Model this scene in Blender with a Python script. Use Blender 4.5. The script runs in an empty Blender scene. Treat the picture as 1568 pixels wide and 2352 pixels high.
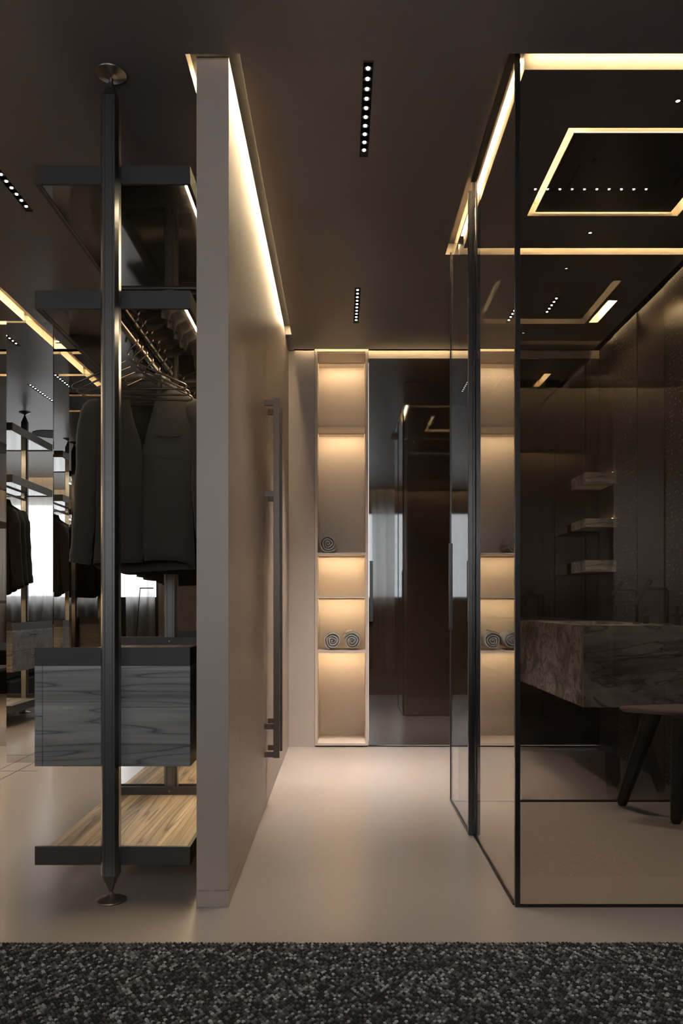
import bpy, bmesh, math, random
from mathutils import Vector, Matrix
random.seed(7)
PI = math.pi
scene = bpy.context.scene
COL = scene.collection

# ------------------------------------------------------------------ camera
CAMH = 0.98
cam_d = bpy.data.cameras.new('camera')
cam = bpy.data.objects.new('camera', cam_d)
COL.objects.link(cam)
cam.location = (0, 0, CAMH)
cam.rotation_euler = (PI/2, 0, 0)
cam_d.sensor_fit = 'HORIZONTAL'
cam_d.sensor_width = 36
cam_d.lens = 36*1829/1568
cam_d.shift_y = (1391-1176)/1568
cam_d.clip_start = 0.02
scene.camera = cam

# ------------------------------------------------------------------ sky, daylight portals, exposure
world = bpy.data.worlds.new('overcast_sky')
scene.world = world
world.use_nodes = True
bgn = world.node_tree.nodes['Background']
bgn.inputs[0].default_value = (0.93, 0.96, 1.0, 1)
bgn.inputs[1].default_value = 6.5
LED = 80.0            # radiance of the warm strips
SPOT_W = 3.0
LED_COL = (1.0, 0.77, 0.46)
WINS = [(-5.0, -2.85, 'a'), (-1.15, 0.94, 'b')]
WZ0, WZ1 = 1.07, 2.45
WY = -1.30            # inner face of the window wall
for x0, x1, nm in WINS:
    ld = bpy.data.lights.new('window_portal', 'AREA')
    ld.shape = 'RECTANGLE'
    ld.size = x1-x0; ld.size_y = WZ1-WZ0
    ld.cycles.is_portal = True
    lo = bpy.data.objects.new('window_portal', ld)
    COL.objects.link(lo)
    lo.location = ((x0+x1)/2, WY-0.13, (WZ0+WZ1)/2)
    lo.rotation_euler = (PI/2, 0, PI)      # facing into the room (+Y)
vs = scene.view_settings
vs.view_transform = 'Standard'
try: vs.look = 'None'
except Exception: pass
vs.gamma = 1.0
vs.use_curve_mapping = False
vs.exposure = 0.0
scene.cycles.max_bounces = 12
scene.cycles.diffuse_bounces = 5
scene.cycles.glossy_bounces = 7
scene.cycles.transparent_max_bounces = 16
scene.cycles.use_denoising = True
scene.cycles.caustics_reflective = False
scene.cycles.caustics_refractive = False
scene.cycles.sample_clamp_indirect = 40.0

# ------------------------------------------------------------------ materials
def new_mat(name):
    m = bpy.data.materials.new(name)
    m.use_nodes = True
    nt = m.node_tree
    nt.nodes.clear()
    out = nt.nodes.new('ShaderNodeOutputMaterial')
    return m, nt, out

def N(nt, kind, **kw):
    n = nt.nodes.new(kind)
    for k, v in kw.items():
        setattr(n, k, v)
    return n

def ramp(nt, stops):
    r = nt.nodes.new('ShaderNodeValToRGB')
    el = r.color_ramp.elements
    while len(el) > 1: el.remove(el[-1])
    el[0].position = stops[0][0]; el[0].color = (*stops[0][1], 1)
    for p, c in stops[1:]:
        e = el.new(p); e.color = (*c, 1)
    return r

def plain(name, col, rough=0.5, metal=0.0, ior=1.45, bump=0.0, bscale=60, var=0.0, vscale=3.0, sheen=0.0, rvar=0.0):
    m, nt, out = new_mat(name)
    b = N(nt, 'ShaderNodeBsdfPrincipled')
    b.inputs['Base Color'].default_value = (*col, 1)
    b.inputs['Roughness'].default_value = rough
    b.inputs['Metallic'].default_value = metal
    b.inputs['IOR'].default_value = ior
    if sheen: b.inputs['Sheen Weight'].default_value = sheen
    nt.links.new(b.outputs[0], out.inputs[0])
    tc = N(nt, 'ShaderNodeTexCoord')
    if var:
        n = N(nt, 'ShaderNodeTexNoise'); n.inputs['Scale'].default_value = vscale; n.inputs['Detail'].default_value = 5
        nt.links.new(tc.outputs['Object'], n.inputs['Vector'])
        r = ramp(nt, [(0.3, tuple(c*(1-var) for c in col)), (0.7, tuple(c*(1+var) for c in col))])
        nt.links.new(n.outputs['Fac'], r.inputs[0])
        nt.links.new(r.outputs[0], b.inputs['Base Color'])
        if rvar:
            mr = N(nt, 'ShaderNodeMapRange')
            mr.inputs['To Min'].default_value = rough-rvar; mr.inputs['To Max'].default_value = rough+rvar
            nt.links.new(n.outputs['Fac'], mr.inputs['Value'])
            nt.links.new(mr.outputs[0], b.inputs['Roughness'])
    if bump:
        n = N(nt, 'ShaderNodeTexNoise'); n.inputs['Scale'].default_value = bscale; n.inputs['Detail'].default_value = 4
        nt.links.new(tc.outputs['Object'], n.inputs['Vector'])
        bp = N(nt, 'ShaderNodeBump'); bp.inputs['Strength'].default_value = bump; bp.inputs['Distance'].default_value = 0.002
        nt.links.new(n.outputs['Fac'], bp.inputs['Height'])
        nt.links.new(bp.outputs[0], b.inputs['Normal'])
    return m

def emit(name, col, strength):
    m, nt, out = new_mat(name)
    e = N(nt, 'ShaderNodeEmission')
    e.inputs[0].default_value = (*col, 1); e.inputs[1].default_value = strength
    nt.links.new(e.outputs[0], out.inputs[0])
    return m

def pane_mat(name, tint, ior):
    """thin glazing: outer faces mirror by Fresnel, the rest passes with a tint"""
    m, nt, out = new_mat(name)
    t = N(nt, 'ShaderNodeBsdfTransparent'); t.inputs[0].default_value = (*tint, 1)
    g = N(nt, 'ShaderNodeBsdfGlossy'); g.inputs['Roughness'].default_value = 0.0
    g.inputs[0].default_value = (0.95, 0.95, 0.95, 1)
    f1 = N(nt, 'ShaderNodeFresnel'); f1.inputs[0].default_value = ior
    # both faces of the sheet together: 2R/(1+R)
    f2 = N(nt, 'ShaderNodeMath', operation='MULTIPLY'); f2.inputs[1].default_value = 2
    f3 = N(nt, 'ShaderNodeMath', operation='ADD'); f3.inputs[1].default_value = 1
    f = N(nt, 'ShaderNodeMath', operation='DIVIDE')
    nt.links.new(f1.outputs[0], f2.inputs[0]); nt.links.new(f1.outputs[0], f3.inputs[0])
    nt.links.new(f2.outputs[0], f.inputs[0]); nt.links.new(f3.outputs[0], f.inputs[1])
    geo = N(nt, 'ShaderNodeNewGeometry')
    inv = N(nt, 'ShaderNodeMath', operation='SUBTRACT'); inv.inputs[0].default_value = 1
    nt.links.new(geo.outputs['Backfacing'], inv.inputs[1])
    mul = N(nt, 'ShaderNodeMath', operation='MULTIPLY')
    nt.links.new(f.outputs[0], mul.inputs[0]); nt.links.new(inv.outputs[0], mul.inputs[1])
    mx = N(nt, 'ShaderNodeMixShader')
    nt.links.new(mul.outputs[0], mx.inputs[0])
    nt.links.new(t.outputs[0], mx.inputs[1]); nt.links.new(g.outputs[0], mx.inputs[2])
    nt.links.new(mx.outputs[0], out.inputs[0])
    return m

def wood_mat(name, base, dark, light, axis='X', rough=0.45, scale=1.0):
    """veneer: long streaks and thin dark veins running along the given axis"""
    m, nt, out = new_mat(name)
    b = N(nt, 'ShaderNodeBsdfPrincipled'); b.inputs['Roughness'].default_value = rough
    nt.links.new(b.outputs[0], out.inputs[0])
    geo = N(nt, 'ShaderNodeTexCoord')
    mp = N(nt, 'ShaderNodeMapping')
    s = {'X': (0.30, 7, 7), 'Y': (7, 0.30, 7)}[axis]
    mp.inputs['Scale'].default_value = tuple(v*scale for v in s)
    nt.links.new(geo.outputs['Object'], mp.inputs['Vector'])
    n1 = N(nt, 'ShaderNodeTexNoise'); n1.inputs['Scale'].default_value = 1.6; n1.inputs['Detail'].default_value = 3; n1.inputs['Distortion'].default_value = 0.2
    nt.links.new(mp.outputs[0], n1.inputs['Vector'])
    # veins: iso-lines of a smooth noise
    n2 = N(nt, 'ShaderNodeTexNoise'); n2.inputs['Scale'].default_value = 1.25; n2.inputs['Detail'].default_value = 2.0; n2.inputs['Distortion'].default_value = 0.35
    nt.links.new(mp.outputs[0], n2.inputs['Vector'])
    k = N(nt, 'ShaderNodeMath', operation='MULTIPLY'); k.inputs[1].default_value = 13.0
    nt.links.new(n2.outputs['Fac'], k.inputs[0])
    fr = N(nt, 'ShaderNodeMath', operation='FRACT'); nt.links.new(k.outputs[0], fr.inputs[0])
    vr = ramp(nt, [(0.0, (0.25,)*3), (0.05, (0.55,)*3), (0.16, (0.95,)*3), (0.6, (1, 1, 1)), (0.93, (0.8,)*3), (1.0, (0.5,)*3)])
    nt.links.new(fr.outputs[0], vr.inputs[0])
    cr = ramp(nt, [(0.3, dark), (0.45, base), (0.6, light), (0.75, base)])
    nt.links.new(n1.outputs['Fac'], cr.inputs[0])
    mp2 = N(nt, 'ShaderNodeMapping'); s2 = {'X': (3, 110, 110), 'Y': (110, 3, 110)}[axis]
    mp2.inputs['Scale'].default_value = s2
    nt.links.new(geo.outputs['Object'], mp2.inputs['Vector'])
    n3 = N(nt, 'ShaderNodeTexNoise'); n3.inputs['Scale'].default_value = 1.0; n3.inputs['Detail'].default_value = 3
    nt.links.new(mp2.outputs[0], n3.inputs['Vector'])
    fg = ramp(nt, [(0.3, (0.82,)*3), (0.6, (1.04,)*3)])
    nt.links.new(n3.outputs['Fac'], fg.inputs[0])
    m1 = N(nt, 'ShaderNodeMix', data_type='RGBA', blend_type='MULTIPLY'); m1.inputs[0].default_value = 1
    nt.links.new(cr.outputs[0], m1.inputs[6]); nt.links.new(vr.outputs[0], m1.inputs[7])
    m2 = N(nt, 'ShaderNodeMix', data_type='RGBA', blend_type='MULTIPLY'); m2.inputs[0].default_value = 1
    nt.links.new(m1.outputs[2], m2.inputs[6]); nt.links.new(fg.outputs[0], m2.inputs[7])
    # veneer leaves: tone changes step by step across the grain
    sx = N(nt, 'ShaderNodeSeparateXYZ'); nt.links.new(geo.outputs['Object'], sx.inputs[0])
    q = N(nt, 'ShaderNodeMath', operation='MULTIPLY'); q.inputs[1].default_value = 17.0
    nt.links.new(sx.outputs['Z' if axis == 'X' else 'X'], q.inputs[0])
    fl = N(nt, 'ShaderNodeMath', operation='FLOOR'); nt.links.new(q.outputs[0], fl.inputs[0])
    wn = N(nt, 'ShaderNodeTexWhiteNoise', noise_dimensions='1D'); nt.links.new(fl.outputs[0], wn.inputs['W'])
    br = ramp(nt, [(0.0, (0.72,)*3), (1.0, (1.2,)*3)]); nt.links.new(wn.outputs['Value'], br.inputs[0])
    m3 = N(nt, 'ShaderNodeMix', data_type='RGBA', blend_type='MULTIPLY'); m3.inputs[0].default_value = 1
    nt.links.new(m2.outputs[2], m3.inputs[6]); nt.links.new(br.outputs[0], m3.inputs[7])
    nt.links.new(m3.outputs[2], b.inputs['Base Color'])
    return m

def marble_mat(name):
    m, nt, out = new_mat(name)
    b = N(nt, 'ShaderNodeBsdfPrincipled'); b.inputs['Roughness'].default_value = 0.25
    nt.links.new(b.outputs[0], out.inputs[0])
    tc = N(nt, 'ShaderNodeTexCoord')
    mp = N(nt, 'ShaderNodeMapping'); mp.inputs['Rotation'].default_value = (0.75, -0.9, 0.6); mp.inputs['Scale'].default_value = (0.7, 2.4, 2.4)
    nt.links.new(tc.outputs['Object'], mp.inputs['Vector'])
    n1 = N(nt, 'ShaderNodeTexNoise'); n1.inputs['Scale'].default_value = 1.3; n1.inputs['Detail'].default_value = 9; n1.inputs['Distortion'].default_value = 1.6; n1.inputs['Roughness'].default_value = 0.62
    nt.links.new(mp.outputs[0], n1.inputs['Vector'])
    r1 = ramp(nt, [(0.30, (0.13, 0.126, 0.123)), (0.45, (0.34, 0.33, 0.325)), (0.55, (0.58, 0.57, 0.56)), (0.62, (0.24, 0.232, 0.228)), (0.75, (0.66, 0.65, 0.64))])
    nt.links.new(n1.outputs['Fac'], r1.inputs[0])
    n2 = N(nt, 'ShaderNodeTexNoise'); n2.inputs['Scale'].default_value = 2.0; n2.inputs['Detail'].default_value = 7; n2.inputs['Distortion'].default_value = 2.5
    nt.links.new(mp.outputs[0], n2.inputs['Vector'])
    r2 = ramp(nt, [(0.47, (1, 1, 1)), (0.497, (0.35,)*3), (0.505, (0.35,)*3), (0.53, (1, 1, 1))])
    nt.links.new(n2.outputs['Fac'], r2.inputs[0])
    mx = N(nt, 'ShaderNodeMix', data_type='RGBA', blend_type='MULTIPLY'); mx.inputs[0].default_value = 1
    nt.links.new(r1.outputs[0], mx.inputs[6]); nt.links.new(r2.outputs[0], mx.inputs[7])
    nt.links.new(mx.outputs[2], b.inputs['Base Color'])
    return m

def dotted_mat(name, base, dot, cell, radius, stretch=(1, 1, 1), rough=0.35, metal=0.6):
    """dark metal sheet with a regular field of small punched dots"""
    m, nt, out = new_mat(name)
    b = N(nt, 'ShaderNodeBsdfPrincipled'); b.inputs['Roughness'].default_value = rough; b.inputs['Metallic'].default_value = metal
    nt.links.new(b.outputs[0], out.inputs[0])
    tc = N(nt, 'ShaderNodeTexCoord')
    mp = N(nt, 'ShaderNodeMapping'); mp.inputs['Scale'].default_value = tuple(s/cell for s in stretch)
    mp.inputs['Location'].default_value = (0.013, 0.017, 0.019)
    nt.links.new(tc.outputs['Object'], mp.inputs['Vector'])
    v = N(nt, 'ShaderNodeTexVoronoi'); v.inputs['Scale'].default_value = 1.0; v.inputs['Randomness'].default_value = 0.25
    nt.links.new(mp.outputs[0], v.inputs['Vector'])
    r = ramp(nt, [(radius, dot), (radius+0.06, base)])
    nt.links.new(v.outputs['Distance'], r.inputs[0])
    nt.links.new(r.outputs[0], b.inputs['Base Color'])
    bp = N(nt, 'ShaderNodeBump'); bp.inputs['Distance'].default_value = 0.004; bp.inputs['Strength'].default_value = 0.8
    nt.links.new(r.outputs[0], bp.inputs['Height'])
    nt.links.new(bp.outputs[0], b.inputs['Normal'])
    return m

def curtain_mat(name):
    m, nt, out = new_mat(name)
    t = N(nt, 'ShaderNodeBsdfTransparent')
    tc = N(nt, 'ShaderNodeTexCoord')
    n = N(nt, 'ShaderNodeTexNoise'); n.inputs['Scale'].default_value = 400
    nt.links.new(tc.outputs['Object'], n.inputs['Vector'])
    r = ramp(nt, [(0.3, (0.60, 0.59, 0.57)), (0.7, (0.68, 0.67, 0.66))])
    nt.links.new(n.outputs['Fac'], r.inputs[0])
    tl = N(nt, 'ShaderNodeBsdfTranslucent'); d = N(nt, 'ShaderNodeBsdfDiffuse')
    nt.links.new(r.outputs[0], tl.inputs[0]); nt.links.new(r.outputs[0], d.inputs[0])
    m1 = N(nt, 'ShaderNodeMixShader'); m1.inputs[0].default_value = 0.35
    nt.links.new(tl.outputs[0], m1.inputs[1]); nt.links.new(d.outputs[0], m1.inputs[2])
    m2 = N(nt, 'ShaderNodeMixShader'); m2.inputs[0].default_value = 0.86
    nt.links.new(t.outputs[0], m2.inputs[1]); nt.links.new(m1.outputs[0], m2.inputs[2])
    nt.links.new(m2.outputs[0], out.inputs[0])
    return m

M = {}
M['wall'] = plain('taupe_lacquer', (0.37, 0.305, 0.265), 0.42, bump=0.05, bscale=30, var=0.03)
M['wall_plaster'] = plain('taupe_plaster', (0.46, 0.405, 0.37), 0.5, var=0.03)
M['ceiling'] = plain('brown_ceiling_paint', (0.165, 0.140, 0.127), 0.36, var=0.03)
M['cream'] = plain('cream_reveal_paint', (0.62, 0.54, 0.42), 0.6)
M['floor'] = plain('taupe_microcement', (0.345, 0.295, 0.26), 0.24, ior=1.95)
M['dark_wall'] = plain('dark_sill_panel', (0.03, 0.027, 0.026), 0.5)
M['niche'] = plain('niche_lacquer', (0.58, 0.50, 0.43), 0.45)
M['gunmetal'] = plain('gunmetal_satin', (0.20, 0.20, 0.205), 0.30, metal=0.95)
M['tray'] = plain('graphite_lacquer', (0.036, 0.034, 0.033), 0.5)
M['bronze'] = plain('bronze_satin', (0.20, 0.165, 0.14), 0.35, metal=0.8)
M['hanger'] = plain('dark_bronze_wire', (0.13, 0.10, 0.08), 0.3, metal=1.0)
M['handle'] = plain('handle_lacquer', (0.14, 0.11, 0.095), 0.35, metal=0.4)
M['black'] = plain('matt_black_metal', (0.012, 0.012, 0.012), 0.35)
M['chrome'] = plain('brushed_steel', (0.6, 0.58, 0.55), 0.25, metal=1)
M['postmetal'] = plain('dark_anodised_frame', (0.045, 0.043, 0.043), 0.3, metal=0.8)
M['wood_front'] = wood_mat('grey_walnut_front', (0.23, 0.222, 0.215), (0.14, 0.134, 0.13), (0.31, 0.30, 0.295), 'X')
M['wood_tray'] = wood_mat('gold_lit_walnut_tray', (0.42, 0.34, 0.26), (0.24, 0.18, 0.13), (0.60, 0.50, 0.39), 'Y')  # same walnut as the fronts, with warm light put into its colour
M['cloth'] = plain('charcoal_twill', (0.017, 0.0145, 0.012), 0.9, bump=0.25, bscale=500, sheen=0.15)
M['cloth_light'] = plain('olive_grey_twill', (0.025, 0.021, 0.0165), 0.9, bump=0.25, bscale=500, sheen=0.15)
M['cloth_black'] = plain('black_wool', (0.012, 0.011, 0.011), 0.95)
M['towel'] = plain('grey_terry', (0.38, 0.375, 0.37), 0.95, bump=0.9, bscale=700, var=0.15, vscale=300, sheen=0.3)
M['towel_edge'] = plain('cream_terry_hem', (0.6, 0.52, 0.42), 0.95)
M['marble'] = marble_mat('grey_marble')
M['stool'] = plain('dark_stained_wood', (0.008, 0.007, 0.007), 0.45)
M['stool_seat'] = plain('purple_lit_seat', (0.13, 0.10, 0.105), 0.3)  # dark seat, the purplish light on its top put into the colour
M['mirror'] = plain('smoked_mirror', (0.62, 0.61, 0.60), 0.0, metal=1)
M['dark_glass'] = plain('dark_lacquered_glass', (0.03, 0.02, 0.014), 0.03, ior=1.95)
M['shelf_glass'] = plain('smoked_shelf_glass', (0.02, 0.018, 0.017), 0.05, ior=2.0)
M['pane_clear'] = pane_mat('grey_tinted_glass', (0.86, 0.84, 0.82), 1.42)
M['pane_dark'] = pane_mat('dark_tinted_glass', (0.80, 0.785, 0.77), 1.6)
M['pane_side'] = pane_mat('grey_tinted_side_glass', (0.86, 0.84, 0.82), 1.6)
M['window_glass'] = pane_mat('clear_window_glass', (0.97, 0.98, 0.98), 1.4)
M['curtain'] = curtain_mat('sheer_linen')
M['led'] = emit('warm_led', LED_COL, LED)
M['led_niche'] = emit('warm_niche_led', (1.0, 0.765, 0.455), 68.0)
M['led_wall'] = emit('warm_wall_washer_led', LED_COL, LED*3.2)
M['led_soft'] = emit('dim_warm_led', LED_COL, 38.0)
M['led_under'] = emit('added_under_case_led', LED_COL, 90.0)
M['led_rack'] = emit('warm_rack_led', (1.0, 0.78, 0.48), 140.0)
M['dot'] = emit('white_spot_lens', (1.0, 0.97, 0.92), 14.0)
M['perf_wall'] = dotted_mat('bronze_perforated', (0.075, 0.058, 0.045), (0.9, 0.75, 0.52), 0.026, 0.15, metal=0.3)
M['perf_ceiling'] = dotted_mat('black_perforated', (0.07, 0.06, 0.052), (0.002, 0.002, 0.002), 0.02, 0.14, stretch=(2.2, 0.8, 1), rough=0.3)
M['amber'] = plain('amber_fabric_back', (0.55, 0.38, 0.2), 0.8)
M['bedding'] = plain('black_bedding', (0.006, 0.006, 0.006), 0.8)
M['speaker'] = plain('speaker_cloth', (0.045, 0.038, 0.035), 0.8)
M['groove'] = plain('black_groove', (0.02, 0.018, 0.016), 0.6)

# ------------------------------------------------------------------ helpers
def link(name, bm, mat, parent=None, smooth=False, loc=(0, 0, 0), fix=True):
    me = bpy.data.meshes.new(name)
    if fix: bmesh.ops.recalc_face_normals(bm, faces=bm.faces)
    bm.to_mesh(me); bm.free()
    for mm in (mat if isinstance(mat, (list, tuple)) else [mat]):
        me.materials.append(mm)
    if smooth:
        for p in me.polygons: p.use_smooth = True
    o = bpy.data.objects.new(name, me)
    COL.objects.link(o)
    o.location = loc
    if parent: o.parent = parent
    return o

def box(bm, x0, x1, y0, y1, z0, z1, bevel=0.0, mi=0):
    vs_ = [bm.verts.new(p) for p in ((x0, y0, z0), (x1, y0, z0), (x1, y1, z0), (x0, y1, z0), (x0, y0, z1), (x1, y0, z1), (x1, y1, z1), (x0, y1, z1))]
    fs = [bm.faces.new([vs_[i] for i in q]) for q in ((0, 3, 2, 1), (4, 5, 6, 7), (0, 1, 5, 4), (1, 2, 6, 5), (2, 3, 7, 6), (3, 0, 4, 7))]
    for f in fs: f.material_index = mi
    if bevel:
        es = list({e for f in fs for e in f.edges})
        bmesh.ops.bevel(bm, geom=es, offset=bevel, segments=2, affect='EDGES', profile=0.5)
    return fs

def boxobj(name, mat, parent, x0, x1, y0, y1, z0, z1, bevel=0.0, loc=(0, 0, 0)):
    bm = bmesh.new(); box(bm, x0, x1, y0, y1, z0, z1, bevel)
    return link(name, bm, mat, parent, loc=loc)

def tube(bm, pts, rad, seg=8, cap=True, flat=1.0, updir=None, closed=False):
    """sweep a circle along pts; rad is a number or a list"""
    pts = [Vector(p) for p in pts]
    n = len(pts)
    rads = rad if isinstance(rad, (list, tuple)) else [rad]*n
    rings = []
    ref = Vector(updir) if updir else None
    prev_u = None
    for i, p in enumerate(pts):
        if closed: t = (pts[(i+1) % n]-pts[(i-1) % n])
        elif i == 0: t = pts[1]-pts[0]
        elif i == n-1: t = pts[-1]-pts[-2]
        else: t = (pts[i+1]-p).normalized()+(p-pts[i-1]).normalized()
        t.normalize()
        if prev_u is None:
            a = ref if ref else (Vector((0, 1, 0)) if abs(t.y) < 0.9 else Vector((1, 0, 0)))
        else: a = prev_u
        u = (a - t*a.dot(t)).normalized()
        v = t.cross(u)
        prev_u = u
        r = rads[i]
        rings.append([bm.verts.new(p + u*math.cos(2*PI*k/seg)*r*flat + v*math.sin(2*PI*k/seg)*r) for k in range(seg)])
    m = n if closed else n-1
    for i in range(m):
        a, b = rings[i], rings[(i+1) % n]
        for k in range(seg):
            bm.faces.new((a[k], a[(k+1) % seg], b[(k+1) % seg], b[k]))
    if cap and not closed:
        bm.faces.new(rings[0][::-1]); bm.faces.new(rings[-1])

def lathe(bm, prof, seg=32, cx=0, cy=0, rot=0.0, cap=True):
    """prof: list of (r, z)"""
    rings = []
    for r, z in prof:
        if r < 1e-6: rings.append([bm.verts.new((cx, cy, z))])
        else: rings.append([bm.verts.new((cx+r*math.cos(rot+2*PI*k/seg), cy+r*math.sin(rot+2*PI*k/seg), z)) for k in range(seg)])
    for a, b in zip(rings, rings[1:]):
        for k in range(seg):
            k2 = (k+1) % seg
            if len(a) == 1 and len(b) == 1: continue
            if len(a) == 1: bm.faces.new((a[0], b[k2], b[k]))
            elif len(b) == 1: bm.faces.new((a[k], a[k2], b[0]))
            else: bm.faces.new((a[k], a[k2], b[k2], b[k]))
    if cap and len(rings[0]) > 1: bm.faces.new(rings[0][::-1])
    if cap and len(rings[-1]) > 1: bm.faces.new(rings[-1])

def smooth_path(pts, n=5):
    """round the corners of a polyline"""
    pts = [Vector(p) for p in pts]
    out = [pts[0]]
    for a, b, c in zip(pts, pts[1:], pts[2:]):
        d = min((b-a).length, (c-b).length)*0.42
        d = min(d, 0.02)
        p0 = b+(a-b).normalized()*d; p1 = b+(c-b).normalized()*d
        for i in range(n+1):
            t = i/n
            out.append(p0*(1-t)**2 + b*2*t*(1-t) + p1*t*t)
    out.append(pts[-1])
    return out

def tag(o, label=None, cat=None, group=None, kind=None):
    if label: o['label'] = label
    if cat: o['category'] = cat
    if group: o['group'] = group
    if kind: o['kind'] = kind
    return o

def empty(name, loc, label, cat, group=None):
    o = bpy.data.objects.new(name, None)
    o.empty_display_size = 0.05
    COL.objects.link(o); o.location = loc
    return tag(o, label, cat, group)

def copy_tree(o, parent=None):
    c = o.copy(); COL.objects.link(c); c.parent = parent
    for ch in [q for q in bpy.data.objects if q.parent == o]:
        copy_tree(ch, c)
    return c

def struct(o): return tag(o, kind='structure')

# ------------------------------------------------------------------ room constants
ZC = 2.75
REC = 0.056
XL, XR, XS = -5.2, 2.8, 1.80
YB, YF = WY, 5.53          # window wall, far wall
YM = 5.55                  # mirror wall behind the wardrobes
PX0, PX1 = -0.4716, -0.3668
PY0 = 2.59
# ------------------------------------------------------------------ floor
bm = bmesh.new(); box(bm, XL-0.1, XR+0.1, YB-0.1, YF+0.6, -0.1, 0)
floor = struct(link('floor', bm, M['floor']))
bm = bmesh.new()
for x in (-1.92, -2.04):
    box(bm, x-0.0025, x+0.0025, 0.6, 5.5, -0.001, 0.0008)
for y in (4.72,):
    box(bm, -4.9, -1.8, y-0.003, y+0.003, -0.001, 0.0008)
struct(link('trim_1', bm, M['groove']))

# ------------------------------------------------------------------ ceiling with recessed light slots
holes = [  # x0,x1,y0,y1,top,style(1 = cream top as well)
    (-0.5015, -0.327, 2.555, 5.2, ZC+REC, 3),  # shade painted in: black top, brown reveals, cream only on the lit side
    (0.5236, 0.604, 2.553, 4.016, ZC+REC, 0),
    (0.604, XS, 2.553, 2.63, ZC+REC, 0),
    (0.604, XS, 3.943, 4.016, ZC+REC, 0),
    (-0.327, 1.74, 5.496, 5.53, ZC+REC, 0),
    (XL, -0.5015, 5.496, 5.55, ZC+REC, 0),
    (-1.974, -1.894, 0.6, 5.496, ZC+REC, 0),
    (XL, -1.974, 4.955, 5.012, ZC+REC, 0),
    (XL, XR, YB, -1.07, ZC+0.16, 0),
    (1.74, XS, 4.016, 5.53, ZC+REC, 0),
    (1.545, 1.60, 4.62, 4.98, ZC+REC, 1),
    (0.842, 1.525, 2.951, 3.617, ZC+REC, 1),
]
# recessed spot modules : x, y centre, along axis
MOD_L, MOD_W, MOD_H = 0.557, 0.034, 0.03
BAR_W = [1.1, 7.0, 0.5, 1.0, 2.0, 0.5, 1.3]
mods = [(0.0877, 2.8635, 'Y', 'upper recessed ten-spot light bar in the corridor ceiling, nearest the camera'),
        (0.091, 4.708, 'Y', 'small distant recessed ten-spot light bar in the corridor ceiling'),
        (-1.40, 3.30, 'Y', 'recessed spot light bar cut by the left picture edge'),
        (-2.5, 3.30, 'Y', 'recessed spot light bar seen only in the left mirror panel'),
        (-2.2, 4.79, 'Y', 'recessed spot light bar mirrored beside the empty hangers'),
        (1.062, 1.787, 'X', 'recessed spot light bar mirrored as a row of dots in the front glass'),
        (1.24, 4.70, 'S', 'short recessed five-spot light bar above the vanity, behind the glass')]
for x, y, ax, lb in mods:
    ml = MOD_L if ax != 'S' else MOD_L-5*0.0524
    hx, hy = (MOD_W/2, ml/2) if ax != 'X' else (ml/2, MOD_W/2)
    holes.append((x-hx, x+hx, y-hy, y+hy, ZC+MOD_H, 2))
def build_ceiling():
    xs = sorted({XL-0.1, XR+0.1, XL, XR} | {h[0] for h in holes} | {h[1] for h in holes})
    ys = sorted({YB-0.1, YF+0.1, YB} | {h[2] for h in holes} | {h[3] for h in holes})
    def at(x, y):
        for i, h in enumerate(holes):
            if h[0] < x < h[1] and h[2] < y < h[3]: return i
        return -1
    bm = bmesh.new()
    nx, ny = len(xs)-1, len(ys)-1
    g = [[at((xs[i]+xs[i+1])/2, (ys[j]+ys[j+1])/2) for j in range(ny)] for i in range(nx)]
    def top(i, j):
        return ZC if (i < 0 or j < 0 or i >= nx or j >= ny or g[i][j] < 0) else holes[g[i][j]][4]
    def quad(ps, mi):
        f = bm.faces.new([bm.verts.new(p) for p in ps]); f.material_index = mi
    for i in range(nx):
        for j in range(ny):
            t = top(i, j); h = g[i][j]
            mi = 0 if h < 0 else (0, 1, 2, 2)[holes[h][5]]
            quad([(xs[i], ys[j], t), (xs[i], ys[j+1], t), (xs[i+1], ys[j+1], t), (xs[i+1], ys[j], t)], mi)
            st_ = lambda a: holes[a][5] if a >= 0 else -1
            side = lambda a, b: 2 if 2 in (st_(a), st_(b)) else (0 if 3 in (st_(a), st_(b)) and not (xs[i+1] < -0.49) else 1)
            if i < nx-1 and abs(top(i+1, j)-t) > 1e-6:
                x = xs[i+1]; t2 = top(i+1, j); s = side(h, g[i+1][j])
                lo, hi = min(t, t2), max(t, t2)
                quad([(x, ys[j], lo), (x, ys[j+1], lo), (x, ys[j+1], hi), (x, ys[j], hi)], s)
            if j < ny-1 and abs(top(i, j+1)-t) > 1e-6:
                y = ys[j+1]; t2 = top(i, j+1); s = side(h, g[i][j+1])
                lo, hi = min(t, t2), max(t, t2)
                quad([(xs[i], y, lo), (xs[i+1], y, lo), (xs[i+1], y, hi), (xs[i], y, hi)], s)
    # outer top skin so that daylight cannot come in from above
    quad([(XL-0.1, YB-0.1, ZC+0.3), (XR+0.1, YB-0.1, ZC+0.3), (XR+0.1, YF+0.6, ZC+0.3), (XL-0.1, YF+0.6, ZC+0.3)], 0)
    for a, b, c, d in ((XL-0.1, XR+0.1, YB-0.1, YB-0.1), (XL-0.1, XR+0.1, YF+0.6, YF+0.6), (XL-0.1, XL-0.1, YB-0.1, YF+0.6), (XR+0.1, XR+0.1, YB-0.1, YF+0.6)):
        quad([(a, c, ZC), (b, d, ZC), (b, d, ZC+0.3), (a, c, ZC+0.3)], 0)
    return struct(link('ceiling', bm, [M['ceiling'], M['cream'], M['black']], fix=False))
ceiling = build_ceiling()

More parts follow.
